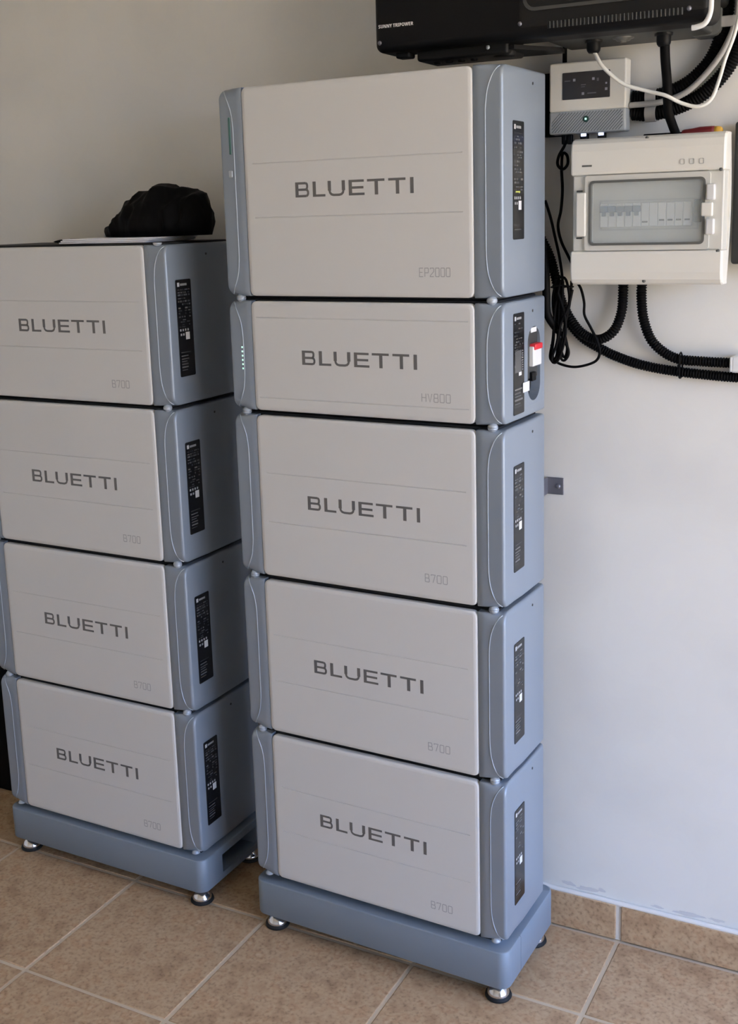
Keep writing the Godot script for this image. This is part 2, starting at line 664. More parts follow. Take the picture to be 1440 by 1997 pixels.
func brand(b: MB, x: float, y: float, w: float, h: float) -> void:
	# BLUETTI in wide capitals: thick uprights, thin bars
	var z0 := -0.0002
	var z1 := 0.0003
	var sx := w / 955.0
	var P := func(px: float, py: float) -> Vector2: return Vector2(x + px * sx, y + py * h)
	var up := 26.0 * sx
	var bar := 0.155 * h
	var hb := 0.0775
	var I := func(px: float) -> void:
		b.stroke(PackedVector2Array([P.call(px + 13, 0.0), P.call(px + 13, 1.0)]), up, z0, z1)
	var bars := func(a: float, c: float, py: float) -> void:
		b.stroke(PackedVector2Array([P.call(a, py), P.call(c, py)]), bar, z0, z1)
	# B
	I.call(4)
	bars.call(30, 96, hb); bars.call(30, 92, 0.5); bars.call(30, 92, 1 - hb)
	b.stroke(PackedVector2Array([P.call(92, 1 - hb), P.call(100, 0.88), P.call(104, 0.8), P.call(104, 0.66), P.call(100, 0.56), P.call(92, 0.5)]), bar, z0, z1)
	b.stroke(PackedVector2Array([P.call(92, 0.5), P.call(104, 0.46), P.call(110, 0.36), P.call(110, 0.22), P.call(104, 0.12), P.call(96, hb)]), bar, z0, z1)
	# L
	I.call(150); bars.call(176, 253, hb)
	# U
	b.stroke(PackedVector2Array([P.call(288, 1.0), P.call(288, 0.36)]), up, z0, z1)
	b.stroke(PackedVector2Array([P.call(402, 1.0), P.call(402, 0.36)]), up, z0, z1)
	b.stroke(PackedVector2Array([P.call(288, 0.37), P.call(293, 0.22), P.call(304, 0.12), P.call(322, hb), P.call(368, hb), P.call(386, 0.12), P.call(397, 0.22), P.call(402, 0.37)]), bar, z0, z1)
	# E
	I.call(445); bars.call(471, 570, hb); bars.call(471, 562, 0.5); bars.call(471, 566, 1 - hb)
	# T T I
	bars.call(592, 728, 1 - hb)
	b.stroke(PackedVector2Array([P.call(664, 0.0), P.call(664, 1 - 2 * hb)]), up, z0, z1)
	bars.call(758, 890, 1 - hb)
	b.stroke(PackedVector2Array([P.call(828, 0.0), P.call(828, 1 - 2 * hb)]), up, z0, z1)
	I.call(925)

func model_text(b: MB, s: String, x: float, y: float, cw: float, ch: float) -> void:
	# thin square capitals and figures
	var G := {
		"B": [[[0, 0], [0, 1], [0.8, 1], [0.9, 0.9], [0.9, 0.6], [0.8, 0.5], [0, 0.5]], [[0.8, 0.5], [1, 0.4], [1, 0.1], [0.9, 0], [0, 0]]],
		"7": [[[0, 0.85], [0, 1], [1, 1], [0.45, 0]]],
		"0": [[[0.1, 0], [0, 0.1], [0, 0.9], [0.1, 1], [0.9, 1], [1, 0.9], [1, 0.1], [0.9, 0], [0.1, 0]]],
		"2": [[[0, 0.85], [0.1, 1], [0.9, 1], [1, 0.9], [1, 0.6], [0, 0.1], [0, 0], [1, 0]]],
		"8": [[[0.1, 0], [0, 0.1], [0, 0.4], [0.1, 0.5], [0.9, 0.5], [1, 0.4], [1, 0.1], [0.9, 0], [0.1, 0]], [[0.1, 0.5], [0.05, 0.6], [0.05, 0.9], [0.15, 1], [0.85, 1], [0.95, 0.9], [0.95, 0.6], [0.9, 0.5]]],
		"E": [[[1, 0], [0, 0], [0, 1], [1, 1]], [[0, 0.5], [0.85, 0.5]]],
		"P": [[[0, 0], [0, 1], [0.9, 1], [1, 0.9], [1, 0.55], [0.9, 0.45], [0, 0.45]]],
		"H": [[[0, 0], [0, 1]], [[1, 0], [1, 1]], [[0, 0.5], [1, 0.5]]],
		"V": [[[0, 1], [0.5, 0], [1, 1]]],
	}
	var cx := x
	for ch_ in s:
		for line in G[ch_]:
			var p: PackedVector2Array = []
			for q in line: p.append(Vector2(cx + q[0] * cw * 0.68, y + q[1] * ch))
			b.stroke(p, 0.0017, -0.0002, 0.0002)
		cx += cw

func label_texture(kind: int) -> ImageTexture:
	# rating-plate print: rows of small grey text, boxes and a pale sticker (no code squares)
	var w := 96
	var h := 384
	var im := Image.create(w, h, false, Image.FORMAT_RGB8)
	var r := RandomNumberGenerator.new()
	r.seed = 900 + kind
	im.fill(srgb(20, 20, 23))
	im.fill_rect(Rect2i(8, 10, 14, 16), srgb(190, 190, 190))
	im.fill_rect(Rect2i(26, 14, 44, 9), srgb(150, 150, 150))
	var y := 36
	var stop := 190 if kind != 1 else 240
	while y < stop:
		var x := 8
		var hgt := r.randi_range(4, 7)
		while x < 80:
			var ww := r.randi_range(5, 22)
			var k := r.randi_range(48, 96)
			if r.randf() < 0.75: im.fill_rect(Rect2i(x, y, mini(ww, 86 - x), hgt), srgb(k, k, k))
			x += ww + r.randi_range(3, 8)
		y += hgt + r.randi_range(4, 8)
	for i in 4:
		im.fill_rect(Rect2i(10 + i * 16, stop + 4, 9, 9), srgb(170, 170, 170))
	for i in 2:
		im.fill_rect(Rect2i(12 + i * 16, stop + 22, 10, 9), srgb(150, 150, 150))
	im.fill_rect(Rect2i(46, stop + 18, 26, 30), srgb(226, 226, 224))
	if kind == 1: im.fill_rect(Rect2i(20, stop - 14, 40, 5), srgb(190, 196, 90))
	y = stop + 96
	while y < h - 22:
		var hgt := r.randi_range(4, 8)
		var ww := r.randi_range(36, 72)
		var k := r.randi_range(60, 110)
		im.fill_rect(Rect2i(10, y, ww, hgt), srgb(k, k, k))
		y += hgt + r.randi_range(5, 10)
	if kind == 2:
		im.fill_rect(Rect2i(12, 140, 60, 84), srgb(92, 92, 92))
		for i in 9: im.fill_rect(Rect2i(78, 142 + i * 9, 8, 5), srgb(150, 150, 150))
	return ImageTexture.create_from_image(im)

func side_label(t: Node3D, m: Material, y: float, v: float, h: float) -> void:
	var w := 0.056
	var pl := part("rating_label", plate(rr(w, h, 0.004, 4), 0.0, 0.0008), M.core, t, Vector3(W, y, -v))
	pl.rotation.y = PI / 2
	pl.set_meta("label", "black printed rating label")
	var b := MB.new()
	var a := w / 2 - 0.001
	var c := h / 2 - 0.001
	b.quad(Vector3(-a, -c, 0.001), Vector3(-a, c, 0.001), Vector3(a, c, 0.001), Vector3(a, -c, 0.001), -1)
	b.uv = PackedVector2Array([Vector2(0, 1), Vector2(0, 0), Vector2(1, 0), Vector2(0, 1), Vector2(1, 0), Vector2(1, 1)])
	part("label_print", b.mesh(), m, pl)

var mesh_store := {}
func once(key: String, f: Callable) -> Mesh:
	if not mesh_store.has(key): mesh_store[key] = f.call()
	return mesh_store[key]

func module(kind: String, called: String, label: String, category: String, origin: Vector3, turn: float, y: float, group: String, in_line := true) -> Node3D:
	var depth := DEPTH if in_line else 0.272
	var h: float = {"battery": HB, "box": HH, "inverter": HE}[kind]
	var lines: Array = {"battery": [0.130, 0.240], "box": [0.034, 0.205], "inverter": [0.167, 0.276]}[kind]
	var t := thing(called, label, category, origin + Vector3(0, y, 0), turn, group)
	part("front_panel", once("panel" + kind, panel_mesh.bind(h, lines, kind == "box")), M.white, t)
	for right in [false, true]:
		var m := once("cap%s%s%s" % [kind, right, depth], cap_mesh.bind(h, right, depth))
		var cp: Node3D
		if kind == "box" and right:
			var cs := CSGMesh3D.new()
			cs.mesh = m
			cs.material = M.cap
			cs.name = "end_cap"
			t.add_child(cs, true)
			var hole := CSGPolygon3D.new()
			hole.name = "hole"
			hole.polygon = rr(0.070, 0.150, 0.0345, 10)
			hole.depth = 0.03
			hole.operation = CSGShape3D.OPERATION_SUBTRACTION
			hole.material = M.cap
			cs.add_child(hole)
			hole.rotation.y = PI / 2
			hole.position = Vector3(W + 0.008, 0.108, -0.161)
			cp = cs
		else:
			cp = part("end_cap", m, M.cap, t)
		part("contour_line", once("ridge%s%s" % [kind, right], func() -> Mesh: return cable(ridge_path(h, right), 0.0013, 0.008, 6)), M.ridge, cp)
	var lower := 0.012 if kind == "inverter" else 0.0
	part("core", once("core%s%s" % [kind, depth], func() -> Mesh: return rbox(Vector3(W - 0.04, h - 0.001 - lower, depth - 0.022), 0.003, 1, Vector3(W / 2, (h - lower) / 2, -depth / 2 - 0.009))), M.core, t)
	var by: float = {"battery": 0.167, "box": 0.108, "inverter": 0.205}[kind]
	var lt := part("brand_lettering", once("brand" + kind, func() -> Mesh:
		var b := MB.new()
		brand(b, 0.183, by, 0.271, 0.030)
		return b.mesh()), M.letter, t)
	lt.set_meta("label", "grey wide-set brand lettering")
	part("model_lettering", once("model" + kind, func() -> Mesh:
		var b := MB.new()
		if kind == "battery": model_text(b, "B700", 0.462, 0.043, 0.0135, 0.0165)
		elif kind == "box": model_text(b, "HV800", 0.462, 0.045, 0.0133, 0.0165)
		else: model_text(b, "EP2000", 0.462, 0.046, 0.0115, 0.0165)
		return b.mesh()), M.faint, t)
	var lm: Material = M.labels[{"battery": 0, "inverter": 1, "box": 2}[kind]]
	var ly: float = {"battery": 0.178, "box": 0.117, "inverter": 0.222}[kind]
	side_label(t, lm, ly, 0.078 if in_line else 0.060, 0.219 if kind != "box" else 0.199)
	for top in [false] if kind == "inverter" else [false, true]:
		for u in [0.028, W - 0.028]:
			var lt2 := part("corner_latch", once("latch", func() -> Mesh:
				var lb := MB.new()
				lb.lathe([[0.0, 0.0], [0.0105, 0.0], [0.0098, 0.003], [0.0072, 0.0065], [0.0035, 0.0095], [0.0, 0.0105]], 14)
				return lb.mesh()), M.latch, t, Vector3(u, h if top else 0.0, -0.0135))
			if top: lt2.rotation.x = PI
	part("side_screw", once("screw", func() -> Mesh:
		var b := MB.new()
		b.lathe([[0.0, 0.0], [0.003, 0.0], [0.0026, 0.001], [0.0, 0.0012]], 10)
		return b.mesh()), M.dark_grey, t, Vector3(W, h - 0.030, -0.153)).rotation.z = -PI / 2
	return t

func base(label: String, origin: Vector3, turn: float, open_side: bool) -> void:
	var t := thing("tower_base", label, "base", origin, turn)
	var y0 := 0.043
	var y1 := 0.131
	var rs: Array = []
	for q in [[y0, 0.003], [y0 + 0.001, 0.001], [y0 + 0.003, 0.0], [y1 - 0.003, 0.0], [y1 - 0.001, 0.001], [y1, 0.003]]:
		var o := rr(W + 0.010 - 2 * q[1], 0.286 - 2 * q[1], 0.024, 6, Vector2(W / 2, -0.137))
		var ring: PackedVector3Array = []
		for p in o: ring.append(Vector3(p.x, q[0], p.y))
		rs.append(ring)
	var b := MB.new()
	b.rings(rs, true, 1)
	var cs := CSGMesh3D.new()
	cs.name = "plinth"
	cs.mesh = b.mesh()
	cs.material = M.base
	t.add_child(cs, true)
	var cut := CSGBox3D.new()
	cut.name = "cut"
	cut.operation = CSGShape3D.OPERATION_SUBTRACTION
	cut.material = M.base
	if open_side:
		cut.size = Vector3(0.56, 0.048, 0.15)
		cut.position = Vector3(W - 0.23, 0.086, -0.150)
	else:
		cut.size = Vector3(0.008, 0.2, 0.0012)
		cut.position = Vector3(W + 0.006, 0.09, -0.072)
	cs.add_child(cut)
	# inner step that carries the lowest module
	part("top_step", rbox(Vector3(W - 0.05, 0.012, 0.19), 0.003, 1, Vector3(W / 2, 0.1346, -0.125)), M.core, t)
	var fm := once("foot", func() -> Mesh:
		var f := MB.new()
		f.lathe([[0.0, 0.005], [0.0240, 0.005], [0.0250, 0.009], [0.0235, 0.015], [0.0190, 0.022], [0.0125, 0.028], [0.0085, 0.032], [0.008, 0.036], [0.0, 0.036]], 24)
		f.lathe([[0.0, 0.034], [0.005, 0.034], [0.005, 0.044], [0.0, 0.044]], 12)
		return f.mesh())
	var rm := once("pad", func() -> Mesh:
		var f := MB.new()
		f.lathe([[0.0, 0.0], [0.0275, 0.0], [0.0295, 0.003], [0.028, 0.008], [0.0, 0.008]], 24)
		return f.mesh())
	for u in [0.031, W - 0.031]:
		for v in [0.031, 0.245]:
			var f := part("levelling_foot", fm, M.chrome, t, Vector3(u, 0, -v))
			f.set_meta("label", "chrome levelling foot")
			part("rubber_pad", rm, M.rubber, f)

func towers() -> void:
	M.labels = []
	for k in 3:
		var m := mat(Color.WHITE, 0.22)
		m.albedo_texture = label_texture(k)
		M.labels.append(m)
	var ro := Vector3(0.2873, 0, 0.3169)
	var rt := -0.0342
	var yb := 0.1449
	var gb := "battery modules in the two stacks"
	base("blue-grey plinth on chrome feet under the taller right-hand stack", ro, rt, false)
	module("battery", "battery_module", "lowest white battery module of the tall right stack, on the plinth", "battery", ro, rt, yb, gb)
	module("battery", "battery_module", "middle of the three B700 battery modules in the tall right stack", "battery", ro, rt, yb + HB + 0.0008, gb)
	module("battery", "battery_module", "topmost B700 battery module of the tall right stack, under the HV800 box", "battery", ro, rt, yb + 2 * HB + 0.0016, gb)
	var hv := module("box", "high_voltage_box", "low white HV800 box with a red switch on its grey side", "control box", ro, rt, yb + 3 * HB + 0.0024, "")
	var ep := module("inverter", "inverter_module", "large white EP2000 module crowning the tall right stack", "inverter", ro, rt, yb + 3 * HB + HH + 0.0024, "")
	# breaker set into the side of the HV box
	var sw := Node3D.new()
	sw.name = "side_breaker"
	sw.position = Vector3(W, 0, 0)
	hv.add_child(sw, true)
	part("breaker_body", rbox(Vector3(0.022, 0.094, 0.052), 0.002, 1, Vector3(-0.012, 0.126, -0.158)), M.dark_grey, sw)
	part("breaker_face", rbox(Vector3(0.012, 0.040, 0.046), 0.002, 1, Vector3(0.002, 0.124, -0.161)), M.pale, sw)
	part("breaker_toggle", rbox(Vector3(0.016, 0.012, 0.040), 0.002, 1, Vector3(0.0035, 0.143, -0.161)), M.bright_red, sw)
	part("terminal", rbox(Vector3(0.01, 0.018, 0.02), 0.002, 1, Vector3(0.001, 0.083, -0.150)), M.black, sw)
	part("white_tag", rbox(Vector3(0.0015, 0.020, 0.034), 0.0005, 1, Vector3(0.0022, 0.067, -0.112)), M.pale, sw)
	part("white_mark", rbox(Vector3(0.003, 0.010, 0.03), 0.001, 1, Vector3(-0.001, 0.176, -0.160)), M.pale, sw)
	# status lights on the left cap
	for i in 6:
		part("status_light", once("led", func() -> Mesh: return rbox(Vector3(0.0045, 0.0045, 0.002), 0.001, 1)), M.led, hv, Vector3(0.031, 0.094 + i * 0.0092, -0.0030))
		part("status_mark", once("ledm", func() -> Mesh: return rbox(Vector3(0.006, 0.0055, 0.001), 0.0004, 1)), M.dark_grey, hv, Vector3(0.021, 0.094 + i * 0.0092, -0.0034))
	part("light_bar", rbox(Vector3(0.006, 0.075, 0.003), 0.0014, 2), M.teal, ep, Vector3(0.026, 0.335, -0.0030))
	part("power_button", rbox(Vector3(0.010, 0.014, 0.004), 0.002, 2), M.latch, ep, Vector3(0.024, 0.258, -0.0030))

	var lo := Vector3(-0.5112, 0, 0.3001)
	var ltn := -0.0198
	yb = 0.1409
	base("blue-grey plinth with an open cable slot under the shorter left stack", lo, ltn, true)
	var names := ["lowest white battery module of the shorter left stack, on the plinth", "second battery module from the floor in the shorter left stack", "third battery module from the floor in the shorter left stack", "topmost battery module of the left stack, carrying the black bag"]
	for i in 4:
		module("battery", "battery_module", names[i], "battery", lo, ltn, yb + i * HB, gb, false)

# ------------------------------------------------------------------ bag and papers on the left stack
func bag_and_papers() -> void:
	var top := 0.1409 + 4 * HB
	# crumpled black bag: cross-sections along its length, folded by noise
	var f := FastNoiseLite.new()
	f.seed = 5
	f.frequency = 9.0
	f.noise_type = FastNoiseLite.TYPE_SIMPLEX_SMOOTH
	f.fractal_type = FastNoiseLite.FRACTAL_RIDGED
	f.fractal_octaves = 3
	var hp := [[0.0, 0.06], [0.05, 0.17], [0.12, 0.31], [0.22, 0.50], [0.34, 0.70], [0.41, 0.80], [0.47, 0.84], [0.53, 0.92], [0.60, 1.0], [0.68, 0.97], [0.76, 0.89], [0.85, 0.80], [0.91, 0.80], [0.96, 0.68], [0.985, 0.45], [1.0, 0.12]]
	var hs := func(q: float) -> float:
		for k in hp.size() - 1:
			if q <= hp[k + 1][0]:
				return lerpf(hp[k][1], hp[k + 1][1], (q - hp[k][0]) / (hp[k + 1][0] - hp[k][0]))
		return 0.1
	var L := 0.300
	var rs: Array = []
	var n := 48
	for i in 61:
		var s := i / 60.0
		var ht: float = 0.118 * hs.call(s)
		var dp := 0.075 * sqrt(maxf(0.02, 1.0 - pow(2.0 * s - 1.0, 4.0))) * (0.55 + 0.45 * sin(PI * s))
		var ring: PackedVector3Array = []
		for k in n:
			var a := TAU * k / n
			var cx := signf(cos(a)) * pow(absf(cos(a)), 0.8)
			var sy := sin(a)
			var p := Vector3((s - 0.5) * L, 0.0, cx * dp)
			p.y = (ht * pow(maxf(sy, 0.0), 0.75)) if sy > 0 else 0.004 * sy
			var d := f.get_noise_3d(p.x * 1.2 + 0.3, p.y * 1.5, p.z) * 0.020 * minf(1.0, p.y / 0.02)
			p += Vector3(0, sy * d * 0.7, cx * d)
			p.y = maxf(p.y, 0.0)
			p.y *= 1.0 if p.y > 0.0 else 0.0
			ring.append(p)
		rs.append(ring)
	var b := MB.new()
	b.rings(rs, true, 1)
	var bag := part("bag", b.mesh(), M.soft_black, self, Vector3(-0.006, top + 0.0125, 0.158))
	bag.rotation.y = -0.02
	tag(bag, "crumpled black bag lying on top of the shorter left stack", "bag")
	# loose sheets under the bag
	var t := thing("paper_stack", "few white sheets of paper sticking out under the black bag", "paper", Vector3(-0.072, top + 0.0002, 0.192), 0.02)
	for i in 3:
		var sh := part("sheet", rbox(Vector3(0.25, 0.0036, 0.19), 0.0012, 1), M.paper, t, Vector3(0.004 * i, 0.0018 + 0.0038 * i, -0.002 * i))
		sh.rotation.y = 0.04 * i
	var pen := thing("pen", "short black pen lying at the left end of the paper sheets", "pen", Vector3(-0.215, top + 0.0052, 0.235), 0.5)
	b = MB.new()
	b.lathe([[0.0, -0.035], [0.002, -0.03], [0.0045, -0.018], [0.005, 0.03], [0.004, 0.036], [0.0, 0.036]], 12, Transform3D(Basis(Vector3.FORWARD, PI / 2), Vector3.ZERO))
	part("barrel", b.mesh(), M.soft_black, pen)
	part("clip", rbox(Vector3(0.025, 0.0015, 0.003), 0.0005, 1), M.black, pen, Vector3(0.018, 0.0055, 0))

# ------------------------------------------------------------------ inverter on the wall
func inverter() -> void:
	var t := thing("wall_inverter", "large black wall inverter hung above the tall white stack", "inverter", Vector3(0.630, 1.983, 0.0))
	# local x 0..0.63, y up from the lower edge, z out from the wall
	var w := 0.648
	var h := 0.62
	part("rear_housing", rbox(Vector3(w - 0.03, h - 0.03, 0.16), 0.012, 2, Vector3(w / 2, h / 2 + 0.035, 0.10)), M.black_metal, t)
	part("front_cover", rbox(Vector3(w, h, 0.085), 0.016, 4, Vector3(w / 2, h / 2 - 0.002, 0.2255)), M.black, t)
	var cc := part("connection_cover", rbox(Vector3(0.350, h - 0.012, 0.08), 0.012, 4, Vector3(w - 0.179, h / 2 + 0.004, 0.2292)), M.black_metal, t)
	var o := rr(0.315, 0.5, 0.022, 6, Vector2(w - 0.182, 0.25 + 0.044))
	var inn := rr(0.303, 0.488, 0.017, 6, Vector2(w - 0.182, 0.25 + 0.044))
	part("cover_rim", ring_plate(o, inn, 0.262, 0.2712), M.dark_grey, cc)
	part("cover_field", plate(rr(0.303, 0.488, 0.017, 6, Vector2(w - 0.182, 0.25 + 0.044)), 0.262, 0.2698), M.black_metal, cc)
	# ventilation teeth along the lower edge of the connection cover
	for i in 34:
		part("vent_slot", once("slot", func() -> Mesh: return rbox(Vector3(0.0030, 0.012, 0.004), 0.0008, 1)), M.core, cc, Vector3(w - 0.292 + i * 0.0072, 0.017, 0.2676))
		part("vent_rib", once("vrib", func() -> Mesh: return rbox(Vector3(0.0028, 0.012, 0.004), 0.0008, 1)), M.dark_grey, cc, Vector3(w - 0.2884 + i * 0.0072, 0.017, 0.2692))
	var tm := part("model_lettering", txt("SUNNY TRIPOWER", 0.0086), M.pale, t, Vector3(0.0485, 0.046, 0.2682))
	tm.set_meta("label", "small white lettering")
	for p in [[0.013, 0.016, 0.267], [0.302, 0.024, 0.2675], [w - 0.039, 0.020, 0.269]]:
		part("cover_screw", once("cscrew", func() -> Mesh:
			var b := MB.new()
			b.lathe([[0.0, 0.0], [0.0045, 0.0], [0.004, 0.002], [0.0, 0.003]], 12, Transform3D(Basis(Vector3.RIGHT, PI / 2), Vector3.ZERO))
			return b.mesh()), M.zinc, t, Vector3(p[0], p[1], p[2]))
	# lower connection block with its glands, right half
	part("connection_block", rbox(Vector3(0.292, 0.06, 0.175), 0.006, 2, Vector3(0.461, 0.034, 0.092)), M.dark_grey, t)
	for p in [[0.398, 0.120, 1.0], [0.533, 0.125, 1.0]]:
		var b := MB.new()
		b.lathe([[0.0, -0.002], [0.0095, -0.002], [0.0125, 0.002], [0.0135, 0.006], [0.0135, 0.018], [0.0150, 0.019], [0.0150, 0.030], [0.0, 0.030]], 16)
		var gl := part("cable_gland", b.mesh(), M.black, t, Vector3(p[0], -0.018, p[1]))
		var nb := MB.new()
		nb.lathe([[0.0, 0.0], [0.0172, 0.0], [0.0172, 0.009], [0.0, 0.009]], 6)
		part("gland_nut", nb.mesh(), M.black_metal, gl, Vector3(0, 0.017, 0))
	var kb := MB.new()
	kb.lathe([[0.0, 0.0], [0.006, 0.0], [0.006, 0.002], [0.013, 0.003], [0.015, 0.006], [0.020, 0.007], [0.020, 0.014], [0.0, 0.014]], 24)
	part("blanking_plug", kb.mesh(), M.grey_metal, t, Vector3(0.455, -0.005, 0.118))
	# left half: connector tray with the rotary isolator and a bracket arm
	part("connector_tray", rbox(Vector3(0.190, 0.030, 0.095), 0.006, 2, Vector3(0.168, -0.005, 0.180)), M.black_metal, t)
	part("tray_foot", rbox(Vector3(0.030, 0.012, 0.03), 0.004, 2, Vector3(0.048, -0.006, 0.225)), M.black_metal, t)
	for i in 4:
		part("connector_socket", once("dcs", func() -> Mesh:
			var b := MB.new()
			b.lathe([[0.0, 0.0], [0.0065, 0.0], [0.0075, 0.002], [0.0075, 0.014], [0.0, 0.014]], 12)
			return b.mesh()), M.black, t, Vector3(0.103 + i * 0.026, -0.024, 0.195))
	var iso := MB.new()
	iso.lathe([[0.0, 0.0], [0.020, 0.0], [0.0225, 0.003], [0.0225, 0.028], [0.0, 0.028]], 24)
	part("isolator_knob", iso.mesh(), M.black_metal, t, Vector3(0.244, -0.022, 0.195))
	part("tray_screw", mesh_store["cscrew"], M.latch, t, Vector3(0.223, -0.006, 0.2275))
	var arm := MB.new()
	arm.prism(PackedVector2Array([Vector2(0.20, -0.23), Vector2(0.255, -0.22), Vector2(0.318, -0.125), Vector2(0.314, -0.095), Vector2(0.20, -0.10)]), -0.004, 0.004, Transform3D(Basis(Vector3.RIGHT, -PI / 2), Vector3(0.018, -0.008, 0)))
	part("bracket_arm", arm.mesh(), M.black, t)

	# grey wall plate and the pale carrying handle at the right end
	part("wall_plate", plate(rr(0.060, 0.52, 0.014, 5, Vector2(0.592, 0.262)), 0.002, 0.052), M.grey_metal, t)
	part("handle", cable([[0.644, 0.30, 0.262], [0.6445, 0.12, 0.262], [0.6445, 0.035, 0.262], [0.643, 0.010, 0.262], [0.635, -0.006, 0.262], [0.620, -0.011, 0.262], [0.613, -0.0115, 0.262]], 0.0048, 0.004, 10), M.pale, t)

# ------------------------------------------------------------------ small display unit
func display_unit() -> void:
	var t := thing("display_unit", "small white wall box with a dark touchscreen beside the stack", "display", Vector3(0.920, 1.820, 0.0))
	var w := 0.157
	var h := 0.138
	part("back_shell", rbox(Vector3(w - 0.006, h - 0.006, 0.030), 0.004, 2, Vector3(w / 2 - 0.009, h / 2 - 0.001, 0.0152)), M.black, t)
	part("black_side_plate", rbox(Vector3(0.050, h - 0.012, 0.024), 0.003, 2, Vector3(-0.003, h / 2 - 0.008, 0.0125)), M.black, t)  # black slab that shows as a dark strip left of the face
	part("white_face", rbox(Vector3(w, h - 0.043, 0.036), 0.004, 3, Vector3(w / 2, 0.043 + (h - 0.043) / 2, 0.044)), M.enclosure, t)
	var gr := part("grey_band", rbox(Vector3(w, 0.0445, 0.036), 0.004, 3, Vector3(w / 2, 0.0218, 0.044)), M.band_grey, t)
	var b := MB.new()
	var n := 26
	for i in n:
		var x := 0.006 + i * 0.0062
		var a := Vector2(x - 0.018, 0.003)
		var c := Vector2(x + 0.018, 0.0405)
		# clip the slanting rib to the band
		var d := c - a
		if a.x < 0.006: a += d * ((0.006 - a.x) / d.x)
		if c.x > w - 0.006: c -= d * ((c.x - (w - 0.006)) / d.x)
		if c.y - a.y < 0.004 or c.x < a.x: continue
		b.stroke(PackedVector2Array([a, c]), 0.0017, 0.0615, 0.0625)
	part("slanting_ribs", b.mesh(), M.rib_grey, gr)
	var scr := part("screen", plate(rr(0.097, 0.052, 0.0015, 3), 0.0615, 0.0628), M.screen if M.has("screen") else mat(srgb(44, 43, 46), 0.2), t, Vector3(0.0765, 0.0915, 0))
	var icon := mat(srgb(150, 150, 160), 0.4)
	for p in [[-0.024, 0.011, 0.005], [0.015, 0.011, 0.005], [-0.006, -0.016, 0.005], [0.041, -0.010, 0.005], [0.041, 0.001, 0.0035]]:
		part("icon", rbox(Vector3(p[2], p[2], 0.0006), 0.0002, 1), icon, scr, Vector3(p[0], p[1], 0.0630))
	var dim := mat(srgb(88, 88, 94), 0.4)
	for p in [[-0.038, 0.010, 0.012, 0.002], [-0.005, 0.001, 0.010, 0.002], [0.024, 0.009, 0.004, 0.006], [0.012, -0.016, 0.018, 0.002], [-0.006, -0.003, 0.008, 0.0015]]:
		part("readout", rbox(Vector3(p[2], p[3], 0.0006), 0.0002, 1), dim, scr, Vector3(p[0], p[1], 0.0630))
	b = MB.new()
	b.lathe([[0.0, 0.0], [0.0065, 0.0], [0.006, 0.002], [0.0042, 0.0022], [0.0, 0.0018]], 20, Transform3D(Basis(Vector3.RIGHT, PI / 2), Vector3.ZERO))
	var pb := part("power_button", b.mesh(), mat(srgb(22, 60, 52), 0.4), gr, Vector3(w * 0.49, 0.0265, 0.062))
	part("button_centre", rbox(Vector3(0.004, 0.004, 0.0012), 0.0005, 1), M.led, pb, Vector3(0, 0, 0.0024))
	# plugs underneath, two of them lit
	for x in [0.066, 0.102]:
		var pl := part("cable_plug", rbox(Vector3(0.016, 0.014, 0.013), 0.002, 1), M.black, t, Vector3(x, -0.0065, 0.034))
		part("status_light", rbox(Vector3(0.011, 0.0055, 0.003), 0.001, 1), M.blue_led, pl, Vector3(0, 0.0035, 0.0068))
	for x in [0.024, 0.036]:
		part("cable_plug", rbox(Vector3(0.010, 0.020, 0.011), 0.002, 1), M.black, t, Vector3(x, -0.0095, 0.034))

